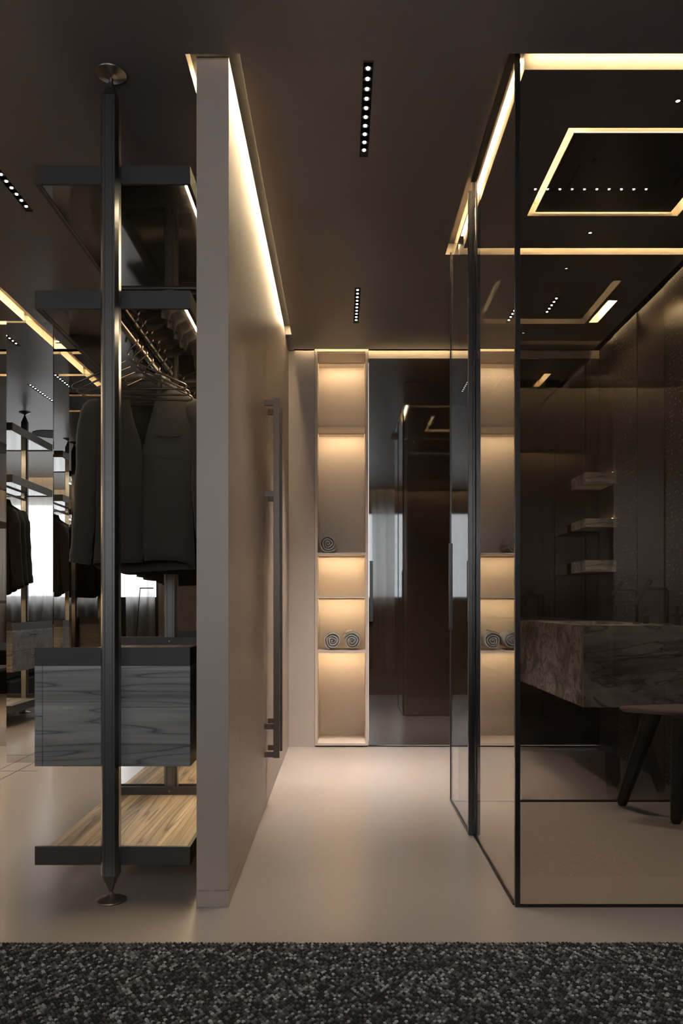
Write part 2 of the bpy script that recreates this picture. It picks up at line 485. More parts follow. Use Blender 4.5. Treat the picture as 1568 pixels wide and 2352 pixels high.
# ------------------------------------------------------------------ outer walls
def wallbox(name, mat, *a):
    return struct(boxobj(name, mat, None, *a))
wallbox('wall_left', M['wall_plaster'], XL-0.1, XL, YB-0.1, YF+0.6, 0, ZC+0.2)
wallbox('wall_right', M['wall_plaster'], XR, XR+0.1, YB-0.1, 2.70, 0, ZC+0.2)
# window wall with two openings
bm = bmesh.new()
xs = [XL-0.1, WINS[0][0], WINS[0][1], WINS[1][0], WINS[1][1], XR+0.1]
for i in range(5):
    a, b = xs[i], xs[i+1]
    if i in (1, 3):
        box(bm, a, b, YB-0.12, YB, WZ1, ZC+0.2)
    else:
        box(bm, a, b, YB-0.12, YB, 0, ZC+0.2)
struct(link('wall_back', bm, M['wall']))
for i, (x0, x1, nm) in enumerate(WINS):
    wallbox('wall_back_sill', M['dark_wall'], x0, x1, YB-0.12, YB, 0, WZ0)
    fr = bmesh.new()
    fw = 0.045
    box(fr, x0, x1, YB-0.09, YB-0.04, WZ0, WZ0+fw); box(fr, x0, x1, YB-0.09, YB-0.04, WZ1-fw, WZ1)
    for xx in (x0, (x0+x1)/2-fw/2, x1-fw): box(fr, xx, xx+fw, YB-0.09, YB-0.04, WZ0+fw, WZ1-fw)
    w = struct(link('window_%d' % (i+1), fr, M['postmetal']))
    for k in range(2):
        a = x0+fw if k == 0 else (x0+x1)/2+fw/2
        b = (x0+x1)/2-fw/2 if k == 0 else x1-fw
        boxobj('glass', M['window_glass'], w, a, b, YB-0.068, YB-0.062, WZ0+fw, WZ1-fw)
    boxobj('window_sill', M['dark_wall'], w, x0-0.0, x1+0.0, YB-0.04, YB+0.03, WZ0-0.03, WZ0)

# far wall: plaster left of and above the niche, dark glass right
NX = 0.184; NZ0, NZ1 = 0.010, 2.752
NIN = 0.166
wallbox('wall_far', M['wall_plaster'], PX1-0.12, -NX-0.002, YF, YF+0.1, 0, ZC+0.1)
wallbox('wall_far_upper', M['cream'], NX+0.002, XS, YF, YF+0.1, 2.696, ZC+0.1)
wallbox('wall_niche_backing', M['wall_plaster'], -NX-0.1, NX+0.1, YF+0.36, YF+0.42, 0, ZC+0.1)
wallbox('wall_washroom', M['wall_plaster'], XS, XS+0.1, 2.60, YF+0.1, 0, ZC+0.1)
wallbox('wall_washroom_return', M['wall_plaster'], XS, XR, 2.60, 2.70, 0, ZC+0.1)
wallbox('wall_mirror_side', M['wall_plaster'], XL, PX0, YM+0.02, YM+0.1, 0, ZC+0.1)

# dark glossy panels on the far wall right of the niche
dg = empty('glass_cladding', (0, YF, 0), 'tall glossy dark brown glass panelling right of the lit niche', 'wall panel')
xs = [NX+0.004, 0.884, XS]
for a, b in zip(xs, xs[1:]):
    boxobj('panel', M['dark_glass'], dg, a+0.001, b-0.001, 0.0, 0.1, 0.012, 2.696)
boxobj('base_rail', M['postmetal'], dg, xs[0], xs[-1], -0.003, 0.05, 0.0, 0.008)
# pull handle recess strip near the niche
boxobj('edge_pull', M['postmetal'], dg, NX+0.012, NX+0.034, -0.012, 0, 0.87, 1.29)

# mirror wall behind the wardrobes, in tall sheets
mw = empty('mirror_wall', (0, YM, 0), 'full height smoked mirror wall behind the wardrobe racks', 'mirror')
xs = [XL+0.01, -4.2, -3.2, -2.2, -1.2, PX0-0.002]
for a, b in zip(xs, xs[1:]):
    boxobj('mirror_sheet', M['mirror'], mw, a+0.0006, b-0.0006, 0.0, 0.012, 0.0, ZC+0.02)
mc = empty('mirror_column', (-1.945, 4.97, 0), 'narrow full height mirror panel standing at the left, in front of the mirror wall', 'mirror')
boxobj('mirror_sheet', M['mirror'], mc, -0.145, 0.145, 0, 0.008, 0.0, 2.76)
boxobj('rear_mirror_sheet', M['mirror'], mc, -0.145, 0.145, 0.009, 0.017, 0.0, 2.76)

# ------------------------------------------------------------------ partition with tall double door
bm = bmesh.new()
box(bm, PX0, PX1-0.006, PY0+0.004, 5.2, 0.05, 2.763)
box(bm, PX0, PX1, PY0, 2.86, 0.0545, 2.763, 0.0015)
box(bm, PX0, PX1, PY0, 2.86, 0.0, 0.0515, 0.0)
box(bm, PX0+0.002, PX1-0.006, PY0+0.006, 5.2, 0.0, 0.06)
box(bm, PX1-0.006, PX1, 4.862, 5.2, 0.0, 2.763)
box(bm, PX0, PX1, 5.2, 5.55, 0.0, ZC)
wp = struct(link('wall_partition', bm, M['wall']))
boxobj('cap', M['groove'], wp, PX0-0.0003, PX1+0.0003, PY0-0.0003, 5.2, 2.7625, 2.765)  # black cap added so the partition top bounces no strip light
door = struct(bpy.data.objects.new('door_1', None)); COL.objects.link(door); door.location = (PX1, 3.88, 0)
def pull_handle(parent, y):
    b = bmesh.new()
    box(b, 0.0438, 0.0728, y-0.0145, y+0.0145, 0.257, 1.966, 0.001)
    h = link('handle', b, M['handle'], parent)
    for z in (1.945, 1.512, 0.405, 0.272):
        boxobj('bracket', M['handle'], h, 0.0, 0.0445, y-0.008, y+0.008, z-0.013, z+0.013)
for k, (a, b) in enumerate(((2.862, 3.878), (3.882, 4.860))):
    lf = boxobj('door_leaf', M['wall'], door, -0.005, 0.0, a-3.88-0.0015, b-3.88-0.0008+0.0022*k, 0.006, 2.763)
    pull_handle(lf, (3.79, 3.97)[k]-3.88)

# ------------------------------------------------------------------ LED strips in the slots
def strip(label, x0, x1, y0, y1, z0, z1, mat='led'):
    o = boxobj('light_strip', M[mat], None, 0, x1-x0, 0, y1-y0, 0, z1-z0, loc=(x0, y0, z0))
    return tag(o, label, 'light strip', 'warm light strips in the ceiling slots')
zt = ZC+REC
strip('warm light strip in the slot above the partition, corridor side', -0.3350, -0.3285, 2.60, 5.15, zt-0.0016, zt-0.0004, 'led_wall')
strip('warm light strip in the slot above the partition, wardrobe side', -0.479, -0.472, 2.72, 5.15, zt-0.0016, zt-0.0004, 'led_wall')
strip('bright warm light strip running above the sliding glass door', 0.590, 0.6015, 2.66, 3.93, zt-0.0016, zt-0.0004)
strip('warm light strip hidden in the slot above the front glass pane', 0.62, XS-0.02, 2.604, 2.612, zt-0.0016, zt-0.0004)
strip('warm light strip in the slot above the rear dark glass pane', 0.62, XS-0.02, 3.988, 3.996, zt-0.0016, zt-0.0004)
strip('warm light strip at the head of the far wall beside the niche', PX1+0.05, 0.80, 5.500, 5.506, zt-0.0016, zt-0.0004)
strip('warm light strip at the head of the mirror wall', XL+0.05, -0.52, 5.500, 5.506, zt-0.0016, zt-0.0004)
strip('warm light strip in the long left ceiling slot', -1.908, -1.900, 0.65, 5.45, zt-0.0016, zt-0.0004)
strip('warm light strip in the short cross slot at the left', XL+0.05, -2.0, 4.960, 4.966, zt-0.0016, zt-0.0004)
strip('warm light strip along the head of the perforated wall', 1.746, 1.752, 4.05, 5.48, zt-0.0016, zt-0.0004, 'led_soft')
strip('warm light strip above the sheer curtains', XL+0.1, XR-0.1, -1.082, -1.076, ZC+0.10, ZC+0.106)
strip('short warm light bar in the washroom ceiling', 1.548, 1.553, 4.65, 4.95, zt-0.008, zt-0.001, 'led_wall')

# ------------------------------------------------------------------ recessed spot bars
def spot_bar(x, y, ax, label, watt=1.0):
    t = empty('spot_light_bar', (x, y, ZC), label, 'ceiling light', 'recessed spot light bars')
    if ax == 'X': t.rotation_euler = (0, 0, PI/2)
    nd = 5 if ax == 'S' else 10
    ml = MOD_L-(10-nd)*0.0524
    w, l = MOD_W/2-0.0015, ml/2-0.002
    bm = bmesh.new()
    box(bm, -w, w, -l, l, 0.022, 0.028)
    for s in (-1, 1): box(bm, s*w-0.001*(s > 0), s*w+0.001*(s < 0), -l, l, 0.0, 0.024)
    box(bm, -w, w, -l, -l+0.012, 0.002, 0.022); box(bm, -w, w, l-0.03, l, 0.004, 0.022)
    link('housing', bm, M['black'], t)
    ld = bpy.data.lights.new('spot_bar_light', 'AREA')
    ld.shape = 'RECTANGLE'; ld.size = 0.02; ld.size_y = ml-0.06
    ld.energy = SPOT_W*watt; ld.color = (1.0, 0.90, 0.80); ld.spread = math.radians(60)
    lo = bpy.data.objects.new('spot_bar_light', ld); COL.objects.link(lo)
    lo.parent = t; lo.location = (0, 0, -0.0005)
    me = None
    for i in range(nd):
        yy = -l+0.042+i*0.0524
        if me is None:
            b = bmesh.new(); lathe(b, [(0.0, 0.001), (0.0058, 0.001), (0.0058, 0.006)], 12)
            o = link('lens', b, M['dot'], t, loc=(0, yy, 0)); me = o.data
            b = bmesh.new(); lathe(b, [(0.0064, 0.008), (0.0125, 0.002), (0.0135, 0.002), (0.0135, 0.021), (0.0064, 0.021)], 14, cap=False)
            c = link('cone', b, M['black'], t, loc=(0, yy, 0)); cme = c.data
        else:
            o = bpy.data.objects.new('lens', me); COL.objects.link(o); o.parent = t; o.location = (0, yy, 0)
            c = bpy.data.objects.new('cone', cme); COL.objects.link(c); c.parent = t; c.location = (0, yy, 0)
for m_, k_ in zip(mods, BAR_W): spot_bar(*m_, watt=k_)

# round flush speakers / detector
def round_plate(name, x, y, r, label, cat, mat):
    t = empty(name, (x, y, ZC), label, cat)
    b = bmesh.new(); lathe(b, [(0, -0.004), (r*0.93, -0.004), (r*0.93, 0)], 40); link('grille', b, mat, t)
    b = bmesh.new(); lathe(b, [(r*0.93, -0.005), (r, -0.005), (r, 0), (r*0.93, 0)], 40, cap=False); link('rim', b, mat, t)
round_plate('ceiling_speaker', 0.57, 4.70, 0.075, 'faint round flush speaker in the corridor ceiling near the glass door', 'speaker', M['ceiling'])
round_plate('ceiling_speaker', -2.99, 1.72, 0.19, 'large round dark speaker mirrored in the left mirror panel', 'speaker', M['speaker'])
# small downlights of the shower ceiling
for i, (x, y, lb) in enumerate(((1.178, 2.79, 'tiny round downlight near the front glass by the right picture edge'), (1.179, 3.777, 'tiny round downlight behind the shower panel'))):
    t = empty('downlight', (x, y, ZC), lb, 'ceiling light', 'shower downlights')
    b = bmesh.new(); lathe(b, [(0, -0.002), (0.0075, -0.002), (0.0075, 0)], 16); link('lens', b, M['dot'], t)
    ld = bpy.data.lights.new('downlight_beam', 'AREA'); ld.shape = 'DISK'; ld.size = 0.015
    ld.energy = 5.0; ld.color = (1.0, 0.86, 0.72); ld.spread = math.radians(110)
    lo = bpy.data.objects.new('downlight_beam', ld); COL.objects.link(lo); lo.parent = t; lo.location = (0, 0, -0.0035)
    b = bmesh.new(); lathe(b, [(0.0077, -0.003), (0.012, -0.003), (0.012, 0), (0.0077, 0)], 20, cap=False); link('ring', b, M['black'], t)

# ------------------------------------------------------------------ rain shower panel in its lit recess
sp = empty('shower_ceiling_panel', (1.2, 3.29, 2.762), 'square black perforated rain shower panel in a glowing ceiling recess', 'shower head')
boxobj('plate', M['perf_ceiling'], sp, 0.877-1.2, 1.49-1.2, 3.006-3.29, 3.606-3.29, 0, 0.004)
for xx in (0.963, 1.409): boxobj('waterfall_slit', M['groove'], sp, xx-1.2-0.005, xx-1.2+0.005, 3.214-3.29, 3.402-3.29, -0.0012, 0.0)
for xx in (1.019, 1.352): boxobj('narrow_slit', M['groove'], sp, xx-1.2-0.0015, xx-1.2+0.0015, 3.24-3.29, 3.39-3.29, -0.0012, 0.0)
b = bmesh.new(); lathe(b, [(0, -0.006), (0.008, -0.006), (0.011, 0)], 16); link('nozzle', b, M['black'], sp, loc=(1.01-1.2, 3.185-3.29, 0))
bl = bmesh.new()
for a in ((0.885, 0.893, 3.02, 3.59), (1.474, 1.482, 3.02, 3.59), (0.893, 1.474, 3.02, 3.028), (0.893, 1.474, 3.582, 3.59)):
    box(bl, a[0]-1.2, a[1]-1.2, a[2]-3.29, a[3]-3.29, 0.006, 0.014)
ls = link('light_strip', bl, emit('warm_recess_led', LED_COL, 30.0), sp)
for xx in (-0.25, 0.23):
    boxobj('hanger_block', M['black'], sp, xx, xx+0.02, -0.1, 0.1, 0.004, 0.044)

# ------------------------------------------------------------------ lit niche shelving
nb = empty('wall_niche', (0, YF, 0), 'tall narrow lit niche shelving at the end of the corridor', 'shelving')
bm = bmesh.new()
DN = 0.32
for s in (-1, 1):
    a, b_ = sorted((s*NIN, s*NX)); box(bm, a, b_, -0.012, DN, NZ0, NZ1)
box(bm, -NIN, NIN, -0.012, DN, NZ0, NZ0+0.016)
box(bm, -NIN, NIN, -0.012, DN, NZ1-0.012, NZ1)
link('frame', bm, M['niche'], nb)
boxobj('back', M['niche'], nb, -NIN, NIN, DN, DN+0.01, NZ0, NZ1)
boxobj('shadow_plinth', M['groove'], nb, -NX, NX, 0.002, DN, 0, NZ0)
GY0, GY1 = 0.205, 0.214      # the strip sits just behind a small baffle
def niche_board(name, zt_, zb_, par, front=-0.006):
    b = bmesh.new()
    x0, x1 = -NIN+0.0005, NIN-0.0005
    box(b, x0, x1, front, DN, zb_, zt_)
    sh = link(name, b, M['niche'], par)
    boxobj('baffle', M['niche'], sh, x0, x1, GY0-0.004, GY0-0.001, zb_-0.008, zb_)
    boxobj('light_strip', M['led_niche'], sh, x0+0.002, x1-0.002, GY0, GY1, zb_-0.002, zb_)
for zt_, th in ((2.2345, 0.0155), (1.347, 0.013), (1.0495, 0.018), (0.6686, 0.018)):
    niche_board('shelf', zt_, zt_-th, nb)
niche_board('top_board', NZ1-0.0125, NZ1-0.026, nb, -0.008)

# rolled towels: a flattened spiral of thick cloth
def towel(x, z, r, label, turns=3.6, phase=0.0, hem=False, name='rolled_towel'):
    t = empty(name, (x, YF+0.035, z+r), label, 'towel', 'rolled grey towels in the niche')
    bm = bmesh.new()
    n = 150; th = r/(turns+0.75)
    inner, outer = [], []
    def P(rad, a, y):
        return (rad*math.cos(a), y, rad*math.sin(a))
    L = 0.24
    rows = []
    for i in range(n+1):
        f = i/n
        a = phase + f*turns*2*PI
        rad = th*0.42 + (r-th*0.42)*f
        # crumpled heart of the roll
        wob = (1-f)**2*0.35*math.sin(3*a+1.0) + 0.03*math.sin(5*a)
        ro = rad*(1+wob*0.5)
        ri = max(ro-th*0.72, 0.0008)
        bulge = -0.004*math.sin(f*PI*9)-0.008*(1-f)
        rows.append([P(ri, a, bulge+0.002), P((ro+ri)/2, a, bulge-0.003), P(ro, a, bulge+0.002), P(ro, a, L), P(ri, a, L)])
    vv = [[bm.verts.new(p) for p in row] for row in rows]
    for a, b_ in zip(vv, vv[1:]):
        for k in range(5):
            k2 = (k+1) % 5
            bm.faces.new((a[k], a[k2], b_[k2], b_[k]))
    bm.faces.new(vv[0]); bm.faces.new(vv[-1][::-1])
    link('roll', bm, M['towel'], t, smooth=True)
    # folded heart : an S of cloth
    b = bmesh.new()
    pts = []
    for i in range(21):
        f = i/20
        pts.append((th*1.0*math.sin(f*PI*2.6+phase)*0.9, 0.0, th*(f-0.5)*1.5))
    ribs = []
    for i, p in enumerate(pts):
        w = th*0.16
        ribs.append([b.verts.new((p[0]-w, -0.006, p[2])), b.verts.new((p[0]+w, -0.006, p[2])), b.verts.new((p[0]+w, L*0.9, p[2])), b.verts.new((p[0]-w, L*0.9, p[2]))])
    for a, c in zip(ribs, ribs[1:]):
        for k in range(4): b.faces.new((a[k], a[(k+1) % 4], c[(k+1) % 4], c[k]))
    b.faces.new(ribs[0]); b.faces.new(ribs[-1][::-1])
    link('folded_core', b, M['towel'], t, smooth=True)
    if hem:
        b = bmesh.new()
        for i in range(9):
            a = 1.5+i*0.09
        ring = [[b.verts.new((rr*math.cos(a), y, rr*math.sin(a))) for rr, y in ((r+0.001, 0.004), (r+0.007, 0.004), (r+0.007, L-0.01), (r+0.001, L-0.01))] for a in [1.55+i*0.1 for i in range(9)]]
        for a, c in zip(ring, ring[1:]):
            for k in range(4): b.faces.new((a[k], a[(k+1) % 4], c[(k+1) % 4], c[k]))
        b.faces.new(ring[0]); b.faces.new(ring[-1][::-1])
        link('loose_hem', b, M['towel_edge'], t, smooth=True)
    return t
PXM = YF/1829*1.006
towel((753-784)*PXM, 1.347, 0.066, 'rolled grey towel alone on the middle shelf of the niche', phase=2.2)
towel((764-784)*PXM, 0.6686, 0.065, 'rolled grey towel, left one of the pair on the lower shelf', phase=0.6)
towel((808.5-784)*PXM, 0.6686, 0.065, 'rolled grey towel with cream loose hem, right one of the pair', phase=-0.9, hem=True)

# ------------------------------------------------------------------ glass enclosure
# corner post and front pane
gx = 0.564
fp = empty('glass_front_screen', (gx, 2.59, 0), 'large tinted glass screen facing the camera at the right', 'glass screen')
boxobj('corner_post', M['postmetal'], fp, 0.0, 0.0165, -0.004, 0.012, 0.0, zt-0.002, 0.001)
boxobj('pane', M['pane_clear'], fp, 0.0170, XS-gx, -0.001, 0.007, 0.006, zt-0.002)
boxobj('floor_rail', M['postmetal'], fp, 0.0165, XS-gx, -0.004, 0.010, 0.0, 0.006)
boxobj('head_rail', M['postmetal'], fp, 0.0165, XS-gx, -0.003, 0.009, zt-0.014, zt-0.001)
sp1 = empty('glass_side_screen', (gx, 2.607, 0), 'fixed tinted glass side screen between the two black posts', 'glass screen')
boxobj('pane', M['pane_side'], sp1, 0.001, 0.009, 0.0, 0.79, 0.006, zt-0.002)
boxobj('floor_rail', M['postmetal'], sp1, -0.004, 0.014, 0.0, 0.80, 0.0, 0.006)
boxobj('rear_post', M['postmetal'], sp1, -0.004, 0.016, 0.79, 0.806, 0.0, zt-0.002, 0.001)
boxobj('head_rail', M['postmetal'], sp1, -0.012, 0.012, 0.0, 0.80, zt-0.014, zt-0.001)
sd = empty('sliding_glass_door', (0.548, 3.385, 0), 'sliding tinted glass door with slim black frame, far side of the posts', 'glass door')
boxobj('front_stile', M['postmetal'], sd, -0.008, 0.010, 0.0, 0.022, 0.004, 2.742, 0.001)
boxobj('rear_stile', M['postmetal'], sd, -0.006, 0.008, 0.585, 0.600, 0.004, 2.742, 0.001)
boxobj('pane', M['pane_side'], sd, -0.003, 0.005, 0.022, 0.585, 0.018, 2.742)
boxobj('bottom_rail', M['postmetal'], sd, -0.006, 0.008, 0.022, 0.585, 0.004, 0.018)
boxobj('pull', M['postmetal'], sd, -0.012, -0.006, 0.582, 0.598, 0.86, 1.29, 0.001)
rp = empty('dark_glass_screen', (gx+0.02, 3.977, 0), 'dark reflective glass screen across the back of the shower', 'glass screen')
boxobj('pane', M['pane_dark'], rp, 0.0, XS-gx-0.02, 0.0, 0.008, 0.008, zt-0.002)
boxobj('floor_rail', M['postmetal'], rp, -0.02, XS-gx-0.02, -0.004, 0.012, 0.0, 0.008)
boxobj('head_rail', M['postmetal'], rp, -0.02, XS-gx-0.02, -0.003, 0.011, zt-0.014, zt-0.001)

# ------------------------------------------------------------------ washroom behind the dark screen
pw = empty('perforated_wall_cladding', (XS, 2.71, 0), 'dark bronze perforated wall cladding in tall panels behind the glass', 'wall cladding')
y = 0.0; pwid = 0.42
while 2.71+y < YF-0.02:
    e = min(y+pwid, YF-2.71-0.002)
    boxobj('panel', M['perf_wall'], pw, -0.018 if int(y/pwid+0.01) % 2 else -0.012, -0.001, y+0.002, e-0.002, 0.0, ZC)
    y += pwid
# vanity with basin recess
VX0, VX1, VY0, VY1, VZ0, VZ1 = 1.234, XS-0.02, 4.06, 5.51, 0.461, 0.878
va = empty('stone_vanity', (VX0, VY0, VZ0), 'wall hung grey veined marble vanity behind the glass', 'vanity')
w_, l_, h_ = VX1-VX0, VY1-VY0, VZ1-VZ0
bm = bmesh.new()
# body with an open top so that the basin is a real hollow
bx0, bx1, by0, by1, bd = 0.07, w_-0.12, 0.30, 1.15, 0.10
box(bm, 0, w_, 0, l_, 0, h_-bd)
box(bm, 0, bx0, 0, l_, h_-bd, h_); box(bm, bx1, w_, 0, l_, h_-bd, h_)
box(bm, bx0, bx1, 0, by0, h_-bd, h_); box(bm, bx0, bx1, by1, l_, h_-bd, h_)
link('body', bm, M['marble'], va)
boxobj('basin_floor', M['marble'], va, bx0+0.001, bx1-0.001, by0+0.001, by1-0.001, h_-bd, h_-bd+0.006)
b = bmesh.new(); lathe(b, [(0, 0), (0.03, 0), (0.03, 0.004), (0, 0.004)], 20); link('drain', b, M['black'], va, loc=((bx0+bx1)/2, 0.72, h_-bd+0.006))
boxobj('wall_bracket', M['black'], va, w_*0.5, w_, 0.2, l_-0.2, -0.02, 0.0)
def tap(x, y, label):
    t = empty('basin_tap', (x, y, VZ1), label, 'tap', 'black basin taps on the vanity')
    b = bmesh.new(); tube(b, smooth_path([(0, 0, 0), (0, 0, 0.19), (-0.115, 0, 0.19)], 8), 0.009, 12)
    link('spout', b, M['black'], t, smooth=True)
    b = bmesh.new(); tube(b, [(-0.085, 0, 0.235), (-0.165, 0, 0.115)], 0.0125, 12); link('spray_head', b, M['black'], t)
    b = bmesh.new(); lathe(b, [(0.022, 0), (0.022, 0.006), (0.011, 0.010)], 20); link('base_ring', b, M['black'], t)
    # separate lever valve beside it
    b = bmesh.new(); lathe(b, [(0.016, 0), (0.016, 0.05), (0.010, 0.055), (0.010, 0.10)], 16)
    v = link('valve', b, M['black'], t, loc=(0.045, -0.02, 0))
    b = bmesh.new(); tube(b, [(-0.03, 0, 0.05), (0.03, 0, 0.05)], 0.008, 10); link('lever', b, M['black'], v)
    return t
tap(1.665, 4.49, 'black angled basin tap standing on the stone vanity, left one')
tap(1.70, 4.16, 'black basin tap on the vanity, cut by the right picture edge')
# three small stone shelves high on the cladding
for i, (z, hh) in enumerate(((1.845, 0.07), (1.545, 0.055), (1.275, 0.075))):
    t = empty('stone_shelf', (XS-0.02, 5.18, z), ('upper', 'middle', 'lowest')[i]+' small stone wall shelf with a glow above it, behind the glass', 'shelf', 'small stone shelves')
    boxobj('slab', M['marble'], t, -0.20, 0, -0.02, 0.30, -hh, 0)
    if i < 2: boxobj('light_strip', emit('shelf_glow', LED_COL, 22), t, -0.02, -0.014, 0.0, 0.28, 0.001, 0.004)

# stool in the shower
st = empty('shower_stool', (1.46, 3.60, 0), 'low stool with triangular dark top and splayed black legs', 'stool')
cx, cy = 1.46, 3.60
tri = [(-0.245, 0.06), (0.20, -0.22), (0.19, 0.17)]
def rounded_poly(P, r, n=8):
    out = []
    m = len(P)
    for i in range(m):
        a, b_, c = Vector(P[i-1]), Vector(P[i]), Vector(P[(i+1) % m])
        p0 = b_+(a-b_).normalized()*r; p1 = b_+(c-b_).normalized()*r
        for k in range(n+1):
            t = k/n; out.append(p0*(1-t)**2+b_*2*t*(1-t)+p1*t*t)
    return out
rp_ = rounded_poly(tri, 0.13)
bm = bmesh.new()
lo = [bm.verts.new((p[0]*0.93, p[1]*0.93, 0.495)) for p in rp_]
mi_ = [bm.verts.new((p[0], p[1], 0.509)) for p in rp_]
up = [bm.verts.new((p[0]*0.99, p[1]*0.99, 0.517)) for p in rp_]
for A, B in ((lo, mi_), (mi_, up)):
    for k in range(len(A)): bm.faces.new((A[k], A[(k+1) % len(A)], B[(k+1) % len(A)], B[k]))
bm.faces.new(lo[::-1]); bm.faces.new(up)
link('seat', bm, M['stool_seat'], st)
for (tx, ty), (bx, by) in (((-0.02, 0.08), (-0.085, 0.30)), ((0.035, -0.10), (0.045, -0.02)), ((0.09, 0.05), (0.22, 0.16))):
    b = bmesh.new(); tube(b, [(tx, ty, 0.494), (tx*0.8+bx*0.2, ty*0.8+by*0.2, 0.40), (bx, by, 0.02), (bx, by, 0.001)], [0.044, 0.042, 0.027, 0.018], 14, flat=0.75, updir=(0, 1, 0))
    link('leg', b, M['stool'], st, smooth=False)

# ------------------------------------------------------------------ wardrobe racks
RX = -0.765
def pole(parent, x, y, top=True):
    b = bmesh.new()
    r = 0.0295
    # octagonal extrusion with wide front face
    prof = [(0.012, 1.0), (0.030, 1.0)]
    def sec(z, s, k=1.0):
        base = [(-0.020, -r), (0.020, -r), (r, -0.014), (r, 0.014), (0.020, r), (-0.020, r), (-r, 0.014), (-r, -0.014)]
        return [b.verts.new((x+p[0]*s, y+p[1]*s*k, z)) for p in base]
    rings = [sec(0.030, 0.17), sec(0.078, 0.80), sec(0.090, 1.0), sec(2.660, 1.0), sec(2.672, 0.80), sec(2.722, 0.17)]
    for a, c in zip(rings, rings[1:]):
        for k in range(8): b.faces.new((a[k], a[(k+1) % 8], c[(k+1) % 8], c[k]))
    b.faces.new(rings[0][::-1]); b.faces.new(rings[-1])
    p = link('pole', b, M['gunmetal'], parent)
    # groove lines on the front face
    g = bmesh.new()
    for sx in (-0.0125, 0.0125): box(g, x+sx-0.0008, x+sx+0.0008, y-r-0.0006, y-r+0.001, 0.095, 2.655)
    link('groove_line', g, M['groove'], p)
    b = bmesh.new(); lathe(b, [(0.0495, 0.0005), (0.0505, 0.003), (0.049, 0.006), (0.020, 0.015), (0.008, 0.021), (0.006, 0.034)], 40, x, y)
    link('foot', b, M['bronze'], p, smooth=False)
    b = bmesh.new(); lathe(b, [(0.006, 2.716), (0.008, 2.729), (0.020, 2.735), (0.050, 2.744), (0.0515, 2.747), (0.0505, 2.7495)], 40, x, y)
    link('ceiling_disc', b, M['bronze'], p)
    return p
HW = 0.2595
def tray(parent, xc, y0, y1, zt, kind, led=1, bar=0.033):
    """zt = top of the 61 mm lip"""
    b = bmesh.new(); h = 0.061; th = 0.012
    box(b, xc-HW, xc+HW, y0, y0+th, zt-h, zt, 0.0008)
    if kind == 'wood': box(b, xc-HW, xc-HW+th, y0+th, y1, zt-h, zt-0.0505)
    else: box(b, xc-HW, xc-HW+th, y0+th, y1, zt-h, zt)
    box(b, xc+HW-th, xc+HW, y0+th, y1, zt-h, zt)
    box(b, xc-HW+th, xc+HW-th, y1-th, y1, zt-h, zt)
    t = link('shelf', b, M['tray'], parent)
    if kind == 'wood':
        boxobj('board', M['wood_tray'], t, xc-HW+0.0005, xc+HW-th-0.0005, y0+th+0.0005, y1-th-0.0005, zt-0.050, zt-0.035)
    else:
        boxobj('glass_base', M['shelf_glass'], t, xc-HW+th+0.0005, xc+HW-th-0.0005, y0+th+0.0005, y1-th-0.0005, zt-h+0.006, zt-h+0.014)
        x0 = xc+HW-0.020 if led > 0 else xc-HW+0.013
        boxobj('light_strip', M['led_rack'], t, x0, x0+0.006, y0+th+0.001, y1-th-0.001, zt-h+0.001, zt-h+0.006)
    for sx in (0,):
        b = bmesh.new()
        lathe(b, [(0, 0), (0.003, 0), (0.003, 0.003), (0, 0.003)], 10)
        bl_ = link('bolt', b, M['chrome'], t, loc=(xc, y1-th, zt-0.018))
        bl_.rotation_euler = (PI/2, 0, 0)
    return t
def drawer_unit(parent, xc, y0, y1, ztop, zbot, side=-1):
    """two drawers opening to the side"""
    b = bmesh.new()
    fx = 0.0255
    a, c = (xc-HW+fx+0.0015, xc+HW) if side < 0 else (xc-HW, xc+HW-fx-0.0015)
    box(b, a, c, y0, y1, zbot, ztop)
    cab = link('drawer_case', b, M['wood_front'], parent)
    zm = (zbot+ztop)/2
    xs_ = c-0.03 if side < 0 else a+0.03
    boxobj('light_strip', M['led_under'], cab, xs_-0.004, xs_+0.004, y0+0.02, y1-0.02, zbot-0.0012, zbot-0.0002)  # unseen strip added to warm the tray below
    for z0, z1 in ((zbot, zm-0.0015), (zm+0.0015, ztop)):
        if side < 0: fx0, fx1 = xc-HW, xc-HW+fx
        else: fx0, fx1 = xc+HW-fx, xc+HW
        d = boxobj('drawer_front', M['wood_front'], cab, fx0, fx1, y0, y1, z0, z1)
        d['label'] = 'drawer front with slim metal pull'
        hx = fx0-0.012 if side < 0 else fx1
        # the pull sits on the case front edge: part of the same front mesh
        b2 = bmesh.new(); b2.from_mesh(d.data)
        box(b2, hx, hx+0.012, (y0+y1)/2-0.09, (y0+y1)/2+0.09, z1-0.045, z1-0.037, mi=1)
        b2.to_mesh(d.data); b2.free(); d.data.materials.append(M['chrome'])
    return cab
def rail(parent, xc, y0, y1, z=1.945):
    b = bmesh.new(); tube(b, [(xc+0.008, y0, z), (xc+0.008, y1, z)], 0.0105, 16)
    r_ = link('hanging_rail', b, M['bronze'], parent, smooth=True)
    for yy in (y0+0.01, y1-0.01):
        boxobj('rail_bracket', M['bronze'], r_, xc+0.002, xc+0.014, yy-0.006, yy+0.006, z, 1.973)
